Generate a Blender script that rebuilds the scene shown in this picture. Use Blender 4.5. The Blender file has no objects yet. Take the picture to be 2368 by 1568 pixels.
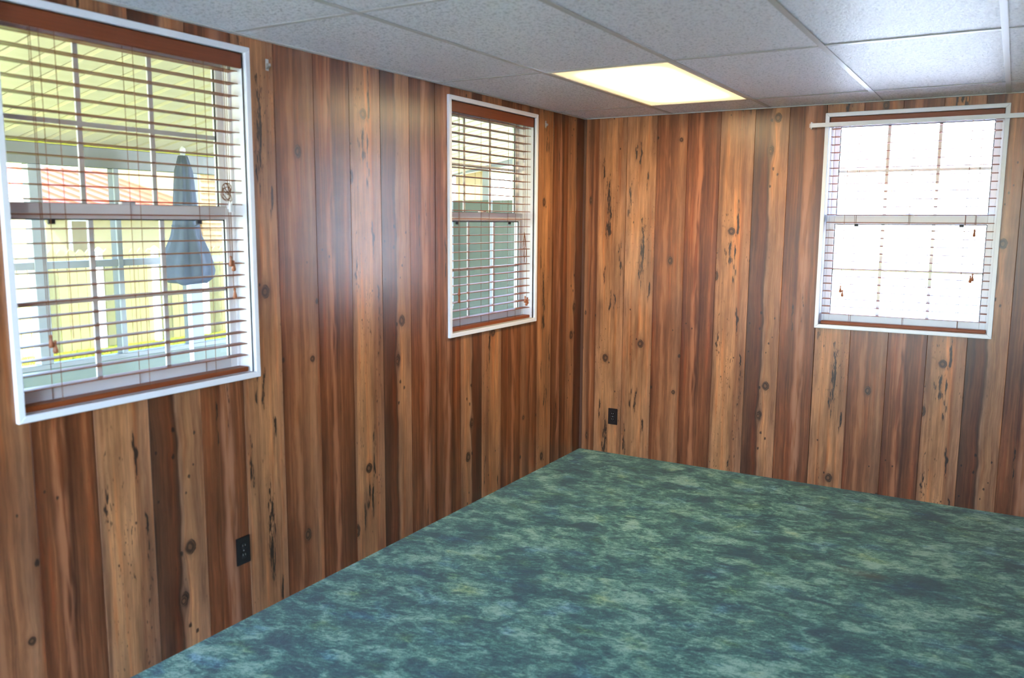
import bpy, bmesh, math, random
from mathutils import Vector, Matrix

random.seed(7)
C = bpy.context.scene.collection
SC = bpy.context.scene
PI = math.pi

# ------------------------------------------------------------------ camera, sky, sun, portals, exposure
def make_camera():
    F, yaw, pitch, roll = 1955.6, 0.5334, -0.1379, 0.0061
    cy, sy, cp, sp = math.cos(yaw), math.sin(yaw), math.cos(pitch), math.sin(pitch)
    fwd = Vector((-sy * cp, cy * cp, sp)); r = Vector((cy, sy, 0)); up = r.cross(fwd)
    R = r * math.cos(roll) + up * math.sin(roll)
    U = up * math.cos(roll) - r * math.sin(roll)
    cam = bpy.data.cameras.new('camera')
    cam.sensor_fit = 'HORIZONTAL'; cam.sensor_width = 36.0
    cam.lens = F / 2368 * 36.0
    cam.clip_start = 0.05; cam.clip_end = 300
    cam.dof.use_dof = True
    cam.dof.focus_distance = 5.6
    cam.dof.aperture_fstop = 2.6
    o = bpy.data.objects.new('camera', cam); C.objects.link(o)
    m = Matrix((R, U, -fwd)).transposed().to_4x4()
    m.translation = Vector((2.5785, -5.3305, 1.6059))
    o.matrix_world = m
    SC.camera = o
make_camera()

SKY_STRENGTH = 2.35
SUN_STRENGTH = 32.0
LAMP_STRENGTH = 14.0
LAMP_COLOR = (1.0, 0.77, 0.44)

world = bpy.data.worlds.new('sky'); SC.world = world
world.use_nodes = True
wt = world.node_tree; wt.nodes.clear()
sky = wt.nodes.new('ShaderNodeTexSky'); sky.sky_type = 'NISHITA'
sky.sun_disc = False; sky.sun_elevation = math.radians(52); sky.sun_rotation = math.radians(115)
sky.air_density = 1.0; sky.dust_density = 0.6; sky.ozone_density = 2.0
bg = wt.nodes.new('ShaderNodeBackground'); bg.inputs['Strength'].default_value = SKY_STRENGTH
wo = wt.nodes.new('ShaderNodeOutputWorld')
tint = wt.nodes.new('ShaderNodeMix'); tint.data_type = 'RGBA'; tint.blend_type = 'MULTIPLY'
tint.inputs[0].default_value = 1.0; tint.inputs[7].default_value = (0.93, 0.97, 1.11, 1)
wt.links.new(sky.outputs[0], tint.inputs[6]); wt.links.new(tint.outputs[2], bg.inputs[0]); wt.links.new(bg.outputs[0], wo.inputs[0])

def make_sun():
    l = bpy.data.lights.new('sun', 'SUN'); l.energy = SUN_STRENGTH; l.angle = math.radians(1.0)
    l.color = (1.0, 0.98, 0.96)
    o = bpy.data.objects.new('sun', l); C.objects.link(o)
    d = Vector((0.25, -0.80, 0.95)).normalized()            # towards the sun
    o.rotation_euler = d.to_track_quat('Z', 'Y').to_euler()
make_sun()

def portal(name, loc, size, normal):
    l = bpy.data.lights.new(name, 'AREA'); l.shape = 'RECTANGLE'; l.size, l.size_y = size
    l.cycles.is_portal = True
    o = bpy.data.objects.new(name, l); C.objects.link(o)
    o.location = loc
    o.rotation_euler = (-Vector(normal)).to_track_quat('Z', 'Y').to_euler()

SC.view_settings.view_transform = 'Standard'
SC.view_settings.look = 'None'
SC.view_settings.exposure = 1.03
SC.view_settings.gamma = 1.0
SC.view_settings.use_curve_mapping = False
SC.cycles.use_denoising = True
SC.cycles.max_bounces = 10
SC.cycles.diffuse_bounces = 5
SC.cycles.glossy_bounces = 4
SC.cycles.transmission_bounces = 6
SC.cycles.transparent_max_bounces = 12
SC.cycles.sample_clamp_indirect = 6.0
SC.cycles.caustics_reflective = False
SC.cycles.caustics_refractive = False

# ------------------------------------------------------------------ small node toolkit
class NT:
    def __init__(self, name):
        self.m = bpy.data.materials.new(name); self.m.use_nodes = True
        self.t = self.m.node_tree; self.t.nodes.clear()
        self.out = self.n('ShaderNodeOutputMaterial')
    def n(self, kind, **kw):
        x = self.t.nodes.new(kind)
        for k, v in kw.items(): setattr(x, k, v)
        return x
    def put(self, sock, v):
        if isinstance(v, bpy.types.NodeSocket): self.t.links.new(v, sock)
        elif v is not None:
            if hasattr(sock.default_value, '__len__') and not hasattr(v, '__len__'): sock.default_value = (v,) * len(sock.default_value)
            elif hasattr(v, '__len__') and len(sock.default_value) == 4 and len(v) == 3: sock.default_value = (*v, 1)
            else: sock.default_value = v
    def math(self, op, a, b=None, c=None, clamp=False):
        x = self.n('ShaderNodeMath', operation=op, use_clamp=clamp)
        for i, v in enumerate((a, b, c)):
            if v is not None: self.put(x.inputs[i], v)
        return x.outputs[0]
    def add(self, a, b): return self.math('ADD', a, b)
    def sub(self, a, b): return self.math('SUBTRACT', a, b)
    def mul(self, a, b): return self.math('MULTIPLY', a, b)
    def smooth(self, x, lo, hi):
        r = self.n('ShaderNodeMapRange', interpolation_type='SMOOTHSTEP')
        self.put(r.inputs['Value'], x); r.inputs['From Min'].default_value = lo; r.inputs['From Max'].default_value = hi
        return r.outputs[0]
    def mix(self, f, a, b, mode='MIX'):
        x = self.n('ShaderNodeMix', data_type='RGBA', blend_type=mode)
        self.put(x.inputs[0], f); self.put(x.inputs[6], a); self.put(x.inputs[7], b)
        return x.outputs[2]
    def vec(self, x, y, z=0.0):
        c = self.n('ShaderNodeCombineXYZ')
        for i, v in enumerate((x, y, z)): self.put(c.inputs[i], v)
        return c.outputs[0]
    def noise(self, v, scale=1.0, detail=3.0, rough=0.55, dist=0.0):
        x = self.n('ShaderNodeTexNoise'); self.put(x.inputs['Vector'], v)
        x.inputs['Scale'].default_value = scale; x.inputs['Detail'].default_value = detail
        x.inputs['Roughness'].default_value = rough; x.inputs['Distortion'].default_value = dist
        return x.outputs[0]
    def ramp(self, f, stops, interp='LINEAR'):
        r = self.n('ShaderNodeValToRGB'); cr = r.color_ramp; cr.interpolation = interp
        while len(cr.elements) < len(stops): cr.elements.new(0.5)
        for e, (p, c) in zip(cr.elements, stops):
            e.position = p; e.color = (*c, 1) if len(c) == 3 else c
        self.put(r.inputs[0], f)
        return r.outputs[0]
    def bump(self, h, strength=0.3, dist=0.002):
        b = self.n('ShaderNodeBump'); b.inputs['Strength'].default_value = strength; b.inputs['Distance'].default_value = dist
        self.put(b.inputs['Height'], h)
        return b.outputs[0]
    def bsdf(self, color, rough=0.5, normal=None, spec=0.5, coat=0.0, coat_rough=0.1, sheen=0.0, metal=0.0):
        p = self.n('ShaderNodeBsdfPrincipled')
        self.put(p.inputs['Base Color'], color); self.put(p.inputs['Roughness'], rough)
        p.inputs['Specular IOR Level'].default_value = spec
        p.inputs['Coat Weight'].default_value = coat; p.inputs['Coat Roughness'].default_value = coat_rough
        p.inputs['Sheen Weight'].default_value = sheen; p.inputs['Metallic'].default_value = metal
        if normal is not None: self.put(p.inputs['Normal'], normal)
        self.t.links.new(p.outputs[0], self.out.inputs[0])
        return self.m
    def pos(self, kind='Object'):
        return self.n('ShaderNodeTexCoord').outputs[kind]
    def sep(self, v):
        s = self.n('ShaderNodeSeparateXYZ'); self.put(s.inputs[0], v); return s.outputs

def srgb(r, g, b):
    f = lambda c: (c / 255 / 12.92) if c / 255 <= 0.04045 else ((c / 255 + 0.055) / 1.055) ** 2.4
    return (f(r), f(g), f(b))

def plain(name, col, rough=0.5, spec=0.5, grain=0.06, scale=40, bump=0.0, metal=0.0):
    t = NT(name)
    nz = t.noise(t.pos(), scale, 3)
    c = t.mix(nz, tuple(x * (1 - grain) for x in col), tuple(min(1, x * (1 + grain)) for x in col))
    nm = t.bump(t.noise(t.pos(), scale * 4, 2), bump, 0.002) if bump else None
    return t.bsdf(c, rough, nm, spec, metal=metal)

# ------------------------------------------------------------------ mesh toolkit
class MB:
    """Collects boxes, prisms and tubes through a frame function and links them as one mesh object."""
    def __init__(self, frame=None):
        self.bm = bmesh.new(); self.f = frame or (lambda a, b, c: (a, b, c))
        self.uv = None
    def verts(self, pts): return [self.bm.verts.new(self.f(*p)) for p in pts]
    def box(self, a0, a1, b0, b1, c0, c1):
        v = self.verts([(x, y, z) for z in (c0, c1) for y in (b0, b1) for x in (a0, a1)])
        for q in ((0, 1, 3, 2), (4, 6, 7, 5), (0, 4, 5, 1), (2, 3, 7, 6), (0, 2, 6, 4), (1, 5, 7, 3)):
            self.bm.faces.new([v[i] for i in q])
        return v
    def hexa(self, lo, hi):
        v = self.verts(list(lo) + list(hi)); n = len(lo)
        self.bm.faces.new(v[:n][::-1]); self.bm.faces.new(v[n:])
        for i in range(n):
            j = (i + 1) % n
            self.bm.faces.new((v[i], v[j], v[n + j], v[n + i]))
    def tube(self, pts, r, n=6, closed=False):
        rings = []
        P = [Vector(p) for p in pts]
        for i, p in enumerate(P):
            if closed: d = P[(i + 1) % len(P)] - P[i - 1]
            else: d = P[min(i + 1, len(P) - 1)] - P[max(i - 1, 0)]
            d.normalize()
            s = d.cross(Vector((0.31, 0.17, 0.93)))
            if s.length < 0.05: s = d.cross(Vector((1, 0, 0)))
            s.normalize(); t = d.cross(s)
            rr = r[i] if hasattr(r, '__len__') else r
            rings.append(self.verts([p + s * math.cos(2 * PI * k / n) * rr + t * math.sin(2 * PI * k / n) * rr for k in range(n)]))
        m = len(rings)
        for i in range(m if closed else m - 1):
            A, B = rings[i], rings[(i + 1) % m]
            for k in range(n): self.bm.faces.new((A[k], A[(k + 1) % n], B[(k + 1) % n], B[k]))
        if not closed:
            self.bm.faces.new(rings[0][::-1]); self.bm.faces.new(rings[-1])
    def mesh(self, name, mat, bevel=0.0, smooth=False, seg=1):
        bm = self.bm
        bmesh.ops.recalc_face_normals(bm, faces=bm.faces)
        if bevel:
            bmesh.ops.bevel(bm, geom=list(bm.edges), offset=bevel, segments=seg, affect='EDGES', clamp_overlap=True)
        me = bpy.data.meshes.new(name); bm.to_mesh(me); bm.free()
        me.materials.append(mat)
        if smooth:
            for p in me.polygons: p.use_smooth = True
        return me
    def build(self, name, mat, parent=None, bevel=0.0, smooth=False, seg=1):
        return link(name, self.mesh(name, mat, bevel, smooth, seg), parent)

def link(name, me, parent=None, loc=(0, 0, 0)):
    o = bpy.data.objects.new(name, me); C.objects.link(o); o.location = loc
    if parent is not None: o.parent = parent
    return o
def tag(o, label=None, cat=None, group=None, kind=None):
    if label: o['label'] = label
    if cat: o['category'] = cat
    if group: o['group'] = group
    if kind: o['kind'] = kind
    return o
def thing(name, label, cat, group=None, kind=None):
    o = bpy.data.objects.new(name, None); C.objects.link(o); o.empty_display_size = 0.1
    return tag(o, label, cat, group, kind)
def structure(name, label, cat):
    return thing(name, label, cat, kind='structure')

# frames: (a along the wall, d outward depth behind the wall face, z)
RX, RY0, H = 3.74, -7.3, 2.3
def F_left(a, d, z): return (-d, a, z)
def F_back(a, d, z): return (a, d, z)
def F_rear(a, d, z): return (a, RY0 - d, z)
def F_right(a, d, z): return (RX + d, a, z)

# ------------------------------------------------------------------ wood panelling material
VP = 1.65            # the printed pattern repeats every 1.65 m up the wall
def plank_material(kind, stops, knots=(), pecks=(), dots=(), wob=0.012, streak=None, speck=0.5, rib=((.19, .066, .027), .36)):
    """stops: colours across the plank (u 0..0.208 m). knots: (u, v, ru, rv, rings). pecks: dark eaten streaks (u, v, hu, hv). dots: (u, v, r)."""
    t = NT('printed_wood_' + kind)
    uvn = t.n('ShaderNodeUVMap'); uvn.uv_map = 'UVMap'
    s = t.sep(uvn.outputs[0]); u0, v = s[0], s[1]
    seed = {'a': 0.0, 'b': 7.3, 'c': 15.1, 'd': 23.7, 'e': 31.9, 'f': 40.3}[kind]
    wave = t.sub(t.noise(t.vec(seed, t.mul(v, 2.2), 3.0), 1.0, 3, 0.6), 0.5)
    u = t.add(u0, t.mul(wave, wob * 2))
    K = []
    for (ku, kv, ru, rv) in knots:
        du = t.sub(u0, ku); dv = t.math('WRAP', t.sub(v, kv), VP / 2, -VP / 2)
        a = t.math('DIVIDE', du, ru); b = t.math('DIVIDE', dv, rv)
        r2 = t.add(t.mul(a, a), t.mul(b, b)); r = t.math('SQRT', r2)
        b2 = t.mul(b, 0.42)
        g = t.math('EXPONENT', t.mul(t.add(t.mul(a, a), t.mul(b2, b2)), -0.55))
        u = t.sub(u, t.mul(du, t.mul(g, 0.85)))
        K.append((r, g, a))
    base = t.ramp(t.math('DIVIDE', u, 0.208), stops)
    rb = t.noise(t.vec(t.mul(u, 52.0), t.mul(v, .75), seed + 30), 1.0, 4, .62, 1.1)
    base = t.mix(t.mul(t.smooth(rb, .48, .62), rib[1]), base, rib[0])
    # grain: broad ribbons, streaks, fine lines
    broad = t.noise(t.vec(t.mul(u, 26.0), t.mul(v, 0.9), seed), 1.0, 2, 0.5, 0.6)
    mid = t.noise(t.vec(t.mul(u, 110.0), t.mul(v, 2.0), seed + 2), 1.0, 3, 0.6, 0.4)
    fine = t.noise(t.vec(t.mul(u, 520.0), t.mul(v, 9.0), seed + 4), 1.0, 2, 0.6)
    mott = t.noise(t.vec(t.mul(u, 62.0), t.mul(v, 8.0), seed + 41), 1.0, 4, 0.66, 0.8)
    val = t.add(t.add(t.mul(t.sub(broad, 0.5), 1.2), t.mul(t.sub(mid, 0.5), 1.0)), t.add(t.mul(t.sub(fine, 0.5), 0.6), t.mul(t.sub(mott, 0.5), 0.95)))
    mult = t.math('POWER', 2.3, val)
    col = t.mix(1.0, base, t.vec(mult, mult, mult), 'MULTIPLY')
    # warmer / greyer drift
    drift = t.noise(t.vec(t.mul(u, 30.0), t.mul(v, 1.6), seed + 8), 1.0, 2)
    col = t.mix(t.smooth(drift, 0.52, 0.75), col, t.mix(1.0, col, (1.15, 0.92, 0.72), 'MULTIPLY'))
    col = t.mix(t.mul(t.smooth(drift, 0.48, 0.28), 0.55), col, t.mix(1.0, col, (0.86, 0.90, 1.0), 'MULTIPLY'))
    tone = t.smooth(t.noise(t.vec(t.mul(u0, 13.0), t.mul(v, 1.7), seed + 51), 1.0, 3, 0.6), .30, .68)
    col = t.mix(tone, t.mix(1.0, col, (.64, .60, .60), 'MULTIPLY'), t.mix(1.0, col, (1.12, 1.10, 1.06), 'MULTIPLY'))
    if streak:
        su, sw, sc, amt = streak
        w2 = t.sub(t.noise(t.vec(seed + 5, t.mul(v, 1.7), 1.0), 1.0, 3), 0.5)
        d = t.math('ABSOLUTE', t.sub(t.add(u0, t.mul(w2, 0.075)), su))
        m = t.mul(t.smooth(d, sw, sw * 0.25), t.smooth(t.noise(t.vec(t.mul(u, 40), t.mul(v, 3.4), seed + 6), 1.0, 2), 0.36, 0.58))
        col = t.mix(t.mul(m, amt), col, sc)
    dark = (0.018, 0.0105, 0.0075)
    # small elongated worm marks
    zone = t.smooth(t.noise(t.vec(t.mul(u0, 11.0), t.mul(v, 2.0), seed + 11), 1.0, 2), 0.50, 0.66)
    marks = t.smooth(t.noise(t.vec(t.mul(u0, 150.0), t.mul(v, 38.0), seed + 13), 1.0, 1, 0.4), 0.655, 0.73)
    marks = t.mul(t.mul(marks, zone), speck)
    col = t.mix(marks, col, dark)
    for (pu, pv, hu, hv) in pecks:
        wv = t.mul(t.sub(t.noise(t.vec(seed + 1.5, t.mul(v, 7.0), pu * 9), 1.0, 3), 0.5), 0.05)
        du = t.sub(t.add(u0, wv), pu); dv = t.math('WRAP', t.sub(v, pv), VP / 2, -VP / 2)
        a = t.math('DIVIDE', du, hu); b = t.math('DIVIDE', dv, hv)
        e = t.add(t.mul(a, a), t.mul(t.mul(b, b), t.mul(b, b)))
        core = t.noise(t.vec(t.mul(u0, 95.0), t.mul(v, 11.0), seed + 17), 1.0, 3, 0.65)
        m = t.smooth(t.sub(core, t.mul(e, 0.17)), 0.43, 0.50)
        halo = t.smooth(e, 2.2, 0.2)
        col = t.mix(t.mul(halo, 0.35), col, t.mix(1.0, col, (0.62, 0.62, 0.66), 'MULTIPLY'))
        col = t.mix(t.mul(m, 0.92), col, dark)
    for (du_, dv_, rr) in dots:
        du = t.sub(u0, du_); dv = t.math('WRAP', t.sub(v, dv_), VP / 2, -VP / 2)
        e = t.math('SQRT', t.add(t.mul(du, du), t.mul(t.mul(dv, dv), 0.42)))
        e = t.add(e, t.mul(t.sub(t.noise(t.vec(t.mul(u0, 160), t.mul(v, 60), seed), 1.0, 2), 0.5), rr * 1.1))
        col = t.mix(t.mul(t.smooth(e, rr, rr * 0.45), 0.85), col, dark)
    wobble = t.mul(t.sub(t.noise(t.vec(t.mul(u0, 60), t.mul(v, 45), seed + 21), 1.0, 2), 0.5), 0.5)
    for (r, g, a) in K:
        rw = t.add(r, wobble)
        ring = t.math('SINE', t.mul(rw, 7.5))
        ringc = t.mix(t.smooth(ring, -0.7, 0.8), (0.060, 0.025, 0.012), (0.165, 0.072, 0.032))
        halo = t.smooth(rw, 2.4, 1.0)
        col = t.mix(t.mul(halo, 0.55), col, t.mix(1.0, col, (0.6, 0.58, 0.6), 'MULTIPLY'))
        col = t.mix(t.smooth(rw, 1.12, 0.9), col, ringc)
        rim = t.mul(t.smooth(t.math('ABSOLUTE', t.sub(rw, 1.05)), 0.20, 0.03), t.smooth(t.add(wobble, t.mul(a, 0.16)), -0.16, 0.10))
        col = t.mix(t.mul(rim, 0.88), col, (0.020, 0.011, 0.008))
    h = t.add(t.mul(mid, 0.5), t.mul(fine, 0.5))
    nm = t.bump(h, 0.10, 0.0012)
    rough = t.add(t.mul(mid, 0.10), 0.25)
    return t.bsdf(col, rough, nm, spec=0.40)

L1 = (0.451, 0.2084, 0.0890); L2 = (0.353, 0.1615, 0.0772); L3 = (0.343, 0.1751, 0.0950); LY = (0.412, 0.1855, 0.0772)
M1 = (0.245, 0.0886, 0.0337); M2 = (0.304, 0.1199, 0.0495); M3 = (0.176, 0.0604, 0.0238)
D1 = (0.098, 0.0291, 0.0109); D2 = (0.132, 0.0375, 0.0129); D3 = (0.083, 0.0354, 0.0178); D4 = (0.186, 0.0594, 0.0208)
RL = (0.186, 0.0688, 0.0267); RD = (0.353, 0.1407, 0.0554)
WOOD = {
    'A': plank_material('a', [(0, L2), (.22, L1), (.5, LY), (.72, L1), (1, L2)], knots=[(.127, .791, .020, .025)],
                        pecks=[(.122, 1.42, .024, .24), (.030, 1.75, .012, .13), (.10, 2.05, .010, .09), (.07, 0.42, .009, .08), (.15, 0.22, .009, .07), (.17, 1.15, .008, .08)], dots=[(.10, .82, .006), (.05, 1.02, .006)], speck=.95),
    'B': plank_material('b', [(0, D2), (.14, D4), (.3, M1), (.5, M3), (.66, M2), (.86, L2), (1, M1)], knots=[(.114, 1.358, .016, .024), (.165, .483, .012, .013)],
                        dots=[(.200, .73, .011), (.006, .50, .010), (.15, .90, .005)], streak=(.075, .022, (.42, .17, .075), .6), speck=.15, rib=(RD, .4)),
    'C': plank_material('c', [(0, D2), (.25, D4), (.5, D2), (.8, D4), (1, D2)], dots=[(.07, .92, .006), (.03, .95, .005)],
                        streak=(.082, .030, (.42, .155, .066), .85), speck=.18, rib=(RD, .35)),
    'D': plank_material('d', [(0, L2), (.2, L1), (.45, LY), (.62, L1), (.72, M2), (.82, L2), (1, L2)], knots=[(.088, 1.554, .021, .022), (.0, 1.27, .017, .028)],
                        pecks=[(.060, 1.36, .011, .11), (.114, 1.36, .012, .14), (.090, 1.42, .014, .08), (.128, 1.62, .010, .13), (.03, .85, .009, .12), (.15, .98, .009, .10), (.18, .7, .008, .1)],
                        dots=[(.135, .75, .005), (.06, .62, .005)], speck=.8),
    'E': plank_material('e', [(0, D3), (.40, D2), (.47, D3), (.52, L3), (.66, L1), (.85, L2), (1, L2)], knots=[(.136, .588, .021, .026), (.104, .402, .015, .020), (.100, 2.04, .014, .018)],
                        dots=[(.122, .285, .009), (.108, .18, .008), (.145, .86, .007), (.165, .90, .005), (.13, .80, .005), (.175, 1.02, .006), (.10, .575, .009), (.15, 1.9, .008), (.02, .98, .006), (.02, .8, .005), (.09, 1.05, .008), (.085, .95, .008)],
                        wob=.026, speck=.35),
    'F': plank_material('f', [(0, D2), (.2, D4), (.38, D1), (.55, M1), (.72, M3), (.86, D4), (1, D1)], pecks=[(.075, 1.03, .006, .10), (.13, 1.1, .006, .14)],
                        streak=(.120, .040, (.40, .17, .09), .85), speck=.15, rib=(RD, .35)),
}

def plank_run(wall, frame, edges, kinds, holes, thick=0.007, gap_after=()):
    """edges a0<a1<..; kinds[i] = (letter, flip, offset): pattern v = z + offset, or offset - z when flipped."""
    for i, (kind, flip, off) in enumerate(kinds):
        a0, a1 = edges[i] + 0.0004, edges[i + 1] - 0.0004
        if i in gap_after: a1 -= 0.0018
        w = edges[i + 1] - edges[i]
        bm = bmesh.new(); uvl = bm.loops.layers.uv.new('UVMap')
        cuts = sorted({a0, a1} | {x for h in holes for x in (h[0], h[1]) if a0 < x < a1})
        for x0, x1 in zip(cuts, cuts[1:]):
            zc = [(0.0, H)]
            for (h0, h1, z0, z1) in holes:
                if h0 < (x0 + x1) / 2 < h1: zc = [(0.0, z0), (z1, H)]
            ch = 0.0013
            for (z0, z1) in zc:
                prof = [(x0, 0.0)]
                prof += [(x0, -thick + ch * .8), (x0 + ch, -thick)] if x0 == a0 else [(x0, -thick)]
                prof += [(x1 - ch, -thick), (x1, -thick + ch * .8)] if x1 == a1 else [(x1, -thick)]
                prof.append((x1, 0.0))
                lo = [bm.verts.new(frame(a, d + thick, z0)) for a, d in prof]
                hi = [bm.verts.new(frame(a, d + thick, z1)) for a, d in prof]
                data = {v: (a, z) for v, (a, d) in zip(lo, prof) for z in (z0,)}
                data.update({v: (a, z1) for v, (a, d) in zip(hi, prof)})
                fs = [bm.faces.new(lo[::-1]), bm.faces.new(hi)]
                n = len(prof)
                for k in range(n): fs.append(bm.faces.new((lo[k], lo[(k + 1) % n], hi[(k + 1) % n], hi[k])))
                for f in fs:
                    for lp in f.loops:
                        a, z = data[lp.vert]
                        uu = (a - edges[i]) / w * 0.208
                        lp[uvl].uv = ((0.208 - uu) if flip else uu, (off - z + 10 * VP) if flip else (z + off + 5 * VP))
        bmesh.ops.recalc_face_normals(bm, faces=bm.faces)
        me = bpy.data.meshes.new('plank'); bm.to_mesh(me); bm.free(); me.materials.append(WOOD[kind])
        link('plank', me, wall)

# ------------------------------------------------------------------ plain materials
M_trim = plain('white_paint', (.84, .85, .90), .38, grain=.03, scale=30)
M_vinyl = plain('white_vinyl', (.88, .89, .92), .32, grain=.02, scale=30)
M_wallback = plain('dark_backing', (.03, .02, .015), .8)
M_siding = plain('house_siding', (.62, .64, .60), .6)
M_black = plain('matte_black', (.015, .016, .02), .5)
M_outlet = plain('dark_brown_plastic', (.012, .008, .008), .28, grain=.1)
M_outlet2 = plain('dark_brown_plastic_face', (.020, .015, .014), .22, grain=.1)
M_steel = plain('dull_steel', (.45, .45, .44), .4, metal=.8)
M_cord = plain('brown_cord', srgb(120, 74, 46), .7, scale=200, grain=.2)
M_clear = plain('clear_plastic', (.8, .82, .85), .1)

def wood_slat_material(name, c1, c2, rough=.34):
    t = NT(name)
    s = t.sep(t.pos('Object'))
    v = t.vec(t.mul(s[0], 3.0), t.mul(s[1], 3.0), t.mul(s[2], 160.0))
    n1 = t.noise(v, 1.0, 3, .6, .5)
    return t.bsdf(t.mix(n1, c1, c2), rough, t.bump(n1, .08, .001), spec=.28)
M_slat = wood_slat_material('stained_blind_wood', srgb(104, 48, 22), srgb(152, 80, 38), .42)
M_valance = wood_slat_material('stained_valance_wood', srgb(104, 52, 30), srgb(134, 70, 42), .36)
M_tassel = plain('turned_wood', srgb(150, 84, 46), .4, scale=150, grain=.2)

def glass_material():
    t = NT('window_glass')
    fr = t.n('ShaderNodeFresnel'); fr.inputs[0].default_value = 1.45
    tr = t.n('ShaderNodeBsdfTransparent'); tr.inputs[0].default_value = (.975, .985, .975, 1)
    gl = t.n('ShaderNodeBsdfGlossy'); gl.inputs['Roughness'].default_value = 0.01
    mx = t.n('ShaderNodeMixShader')
    geo = t.n('ShaderNodeNewGeometry')
    t.put(mx.inputs[0], t.mul(fr.outputs[0], t.sub(1.0, geo.outputs['Backfacing'])))
    t.t.links.new(tr.outputs[0], mx.inputs[1]); t.t.links.new(gl.outputs[0], mx.inputs[2])
    t.t.links.new(mx.outputs[0], t.out.inputs[0])
    return t.m
M_glass = glass_material()

STAIN = (2.075, -1.283)
def carpet_material():
    t = NT('green_mottled_carpet')
    p = t.pos('Object')
    m = t.n('ShaderNodeMapping'); m.inputs['Rotation'].default_value = (0, 0, math.radians(-30)); m.inputs['Scale'].default_value = (1, 1.5, 1)
    t.put(m.inputs['Vector'], p); q = m.outputs[0]
    big = t.noise(q, 2.6, 4, .6, .4)
    mid = t.noise(q, 7.0, 4, .62, .8)
    s = t.sep(q)
    dabs = t.noise(t.vec(t.mul(s[0], 25), t.mul(s[1], 42), 0.0), 1.0, 4, .66, 1.3)
    tuft = t.noise(p, 260, 2, .6)
    val = t.add(t.add(t.mul(big, .32), t.mul(mid, .42)), t.add(t.mul(dabs, .38), t.mul(tuft, .12)))
    fib = t.noise(q, 75, 3, .7, 2.5)
    val = t.smooth(t.add(val, t.mul(t.sub(fib, .5), .22)), .505, .745)
    st = t.pos('Object'); ss = t.sep(st)
    stain_d = t.math('SQRT', t.add(t.math('POWER', t.math('DIVIDE', t.sub(ss[0], STAIN[0]), .13), 2.0), t.math('POWER', t.math('DIVIDE', t.sub(ss[1], STAIN[1]), .05), 2.0)))
    c = t.ramp(val, [(0, (.008, .055, .068)), (.25, (.018, .104, .100)), (.5, (.044, .186, .140)), (.75, (.122, .325, .245)), (1, (.31, .54, .43))])
    hue = t.noise(q, 4.3, 3, .6)
    c = t.mix(t.smooth(hue, .55, .75), c, t.mix(1.0, c, (1.35, 1.08, .66), 'MULTIPLY'))
    c = t.mix(t.smooth(hue, .45, .27), c, t.mix(1.0, c, (.80, .92, 1.40), 'MULTIPLY'))
    c = t.mix(t.mul(t.smooth(t.add(stain_d, t.mul(t.sub(mid, .5), 2.0)), 1.3, .2), .55), c, (.085, .07, .035))
    h = t.add(tuft, t.mul(dabs, .8))
    return t.bsdf(c, .95, t.bump(h, .55, .006), spec=.12, sheen=.35)
M_carpet = carpet_material()

def tile_material():
    t = NT('fissured_ceiling_tile')
    p = t.pos('Object')
    f1 = t.noise(p, 95, 3, .7, .8)
    f2 = t.noise(p, 38, 3, .6)
    pit = t.smooth(t.add(t.mul(f1, .75), t.mul(f2, .25)), .49, .40)
    c = t.mix(t.mul(pit, .8), (.95, .925, .955), (.48, .465, .49))
    h = t.sub(t.mul(f1, .8), t.mul(pit, .5))
    return t.bsdf(c, t.add(t.mul(f1, .30), .20), t.bump(h, .9, .007), spec=.42)
M_tile = tile_material()
M_grid = plain('white_grid_metal', (.52, .50, .47), .38, grain=.02)

# ------------------------------------------------------------------ room shell
HOLES_L = [(-3.909, -2.990, 1.008, 2.232), (-1.617, -0.708, 1.008, 2.232)]
HOLES_B = [(1.589, 2.482, 1.003, 2.224)]
HOLES_R = [(.20, 1.86, 0.06, 2.224), (1.98, 3.56, 0.90, 2.224)]

def wall_shell(name, frame, a0, a1, holes, label, depth=0.125, top=2.42):
    root = structure(name, label, 'wall')
    holes = [(h[0] - .014, h[1] + .014, h[2] - .014, h[3] + .014) for h in holes]
    m = MB(frame)
    cuts = sorted({a0, a1} | {x for h in holes for x in h[:2]})
    for x0, x1 in zip(cuts, cuts[1:]):
        zc = [(-.02, top)]
        for h in holes:
            if h[0] < (x0 + x1) / 2 < h[1]: zc = [(-.02, h[2]), (h[3], top)]
        for z0, z1 in zc: m.box(x0, x1, 0.008, depth - .012, z0, z1)
    m.build('backing', M_wallback, root)
    m = MB(frame)
    for x0, x1 in zip(cuts, cuts[1:]):
        zc = [(-.02, top)]
        for h in holes:
            if h[0] < (x0 + x1) / 2 < h[1]: zc = [(-.02, h[2]), (h[3], top)]
        for z0, z1 in zc: m.box(x0, x1, depth - .012, depth, z0, z1)
    m.build('siding', M_siding, root)
    return root

wl = wall_shell('wall_left', F_left, RY0 - .13, .13, HOLES_L, 'left wall of printed wood plank panelling with two windows')
wb = wall_shell('wall_back', F_back, 0.0, RX + .13, HOLES_B, 'far wall of printed wood plank panelling with the bright window')
wr = wall_shell('wall_right', F_right, RY0 - .13, 0.0, [], 'wood panelled wall to the right, outside the photo')
wz = wall_shell('wall_rear', F_rear, 0.0, RX, HOLES_R, 'wood panelled wall behind the viewpoint with two wide windows, the left one added for daylight')

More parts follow.
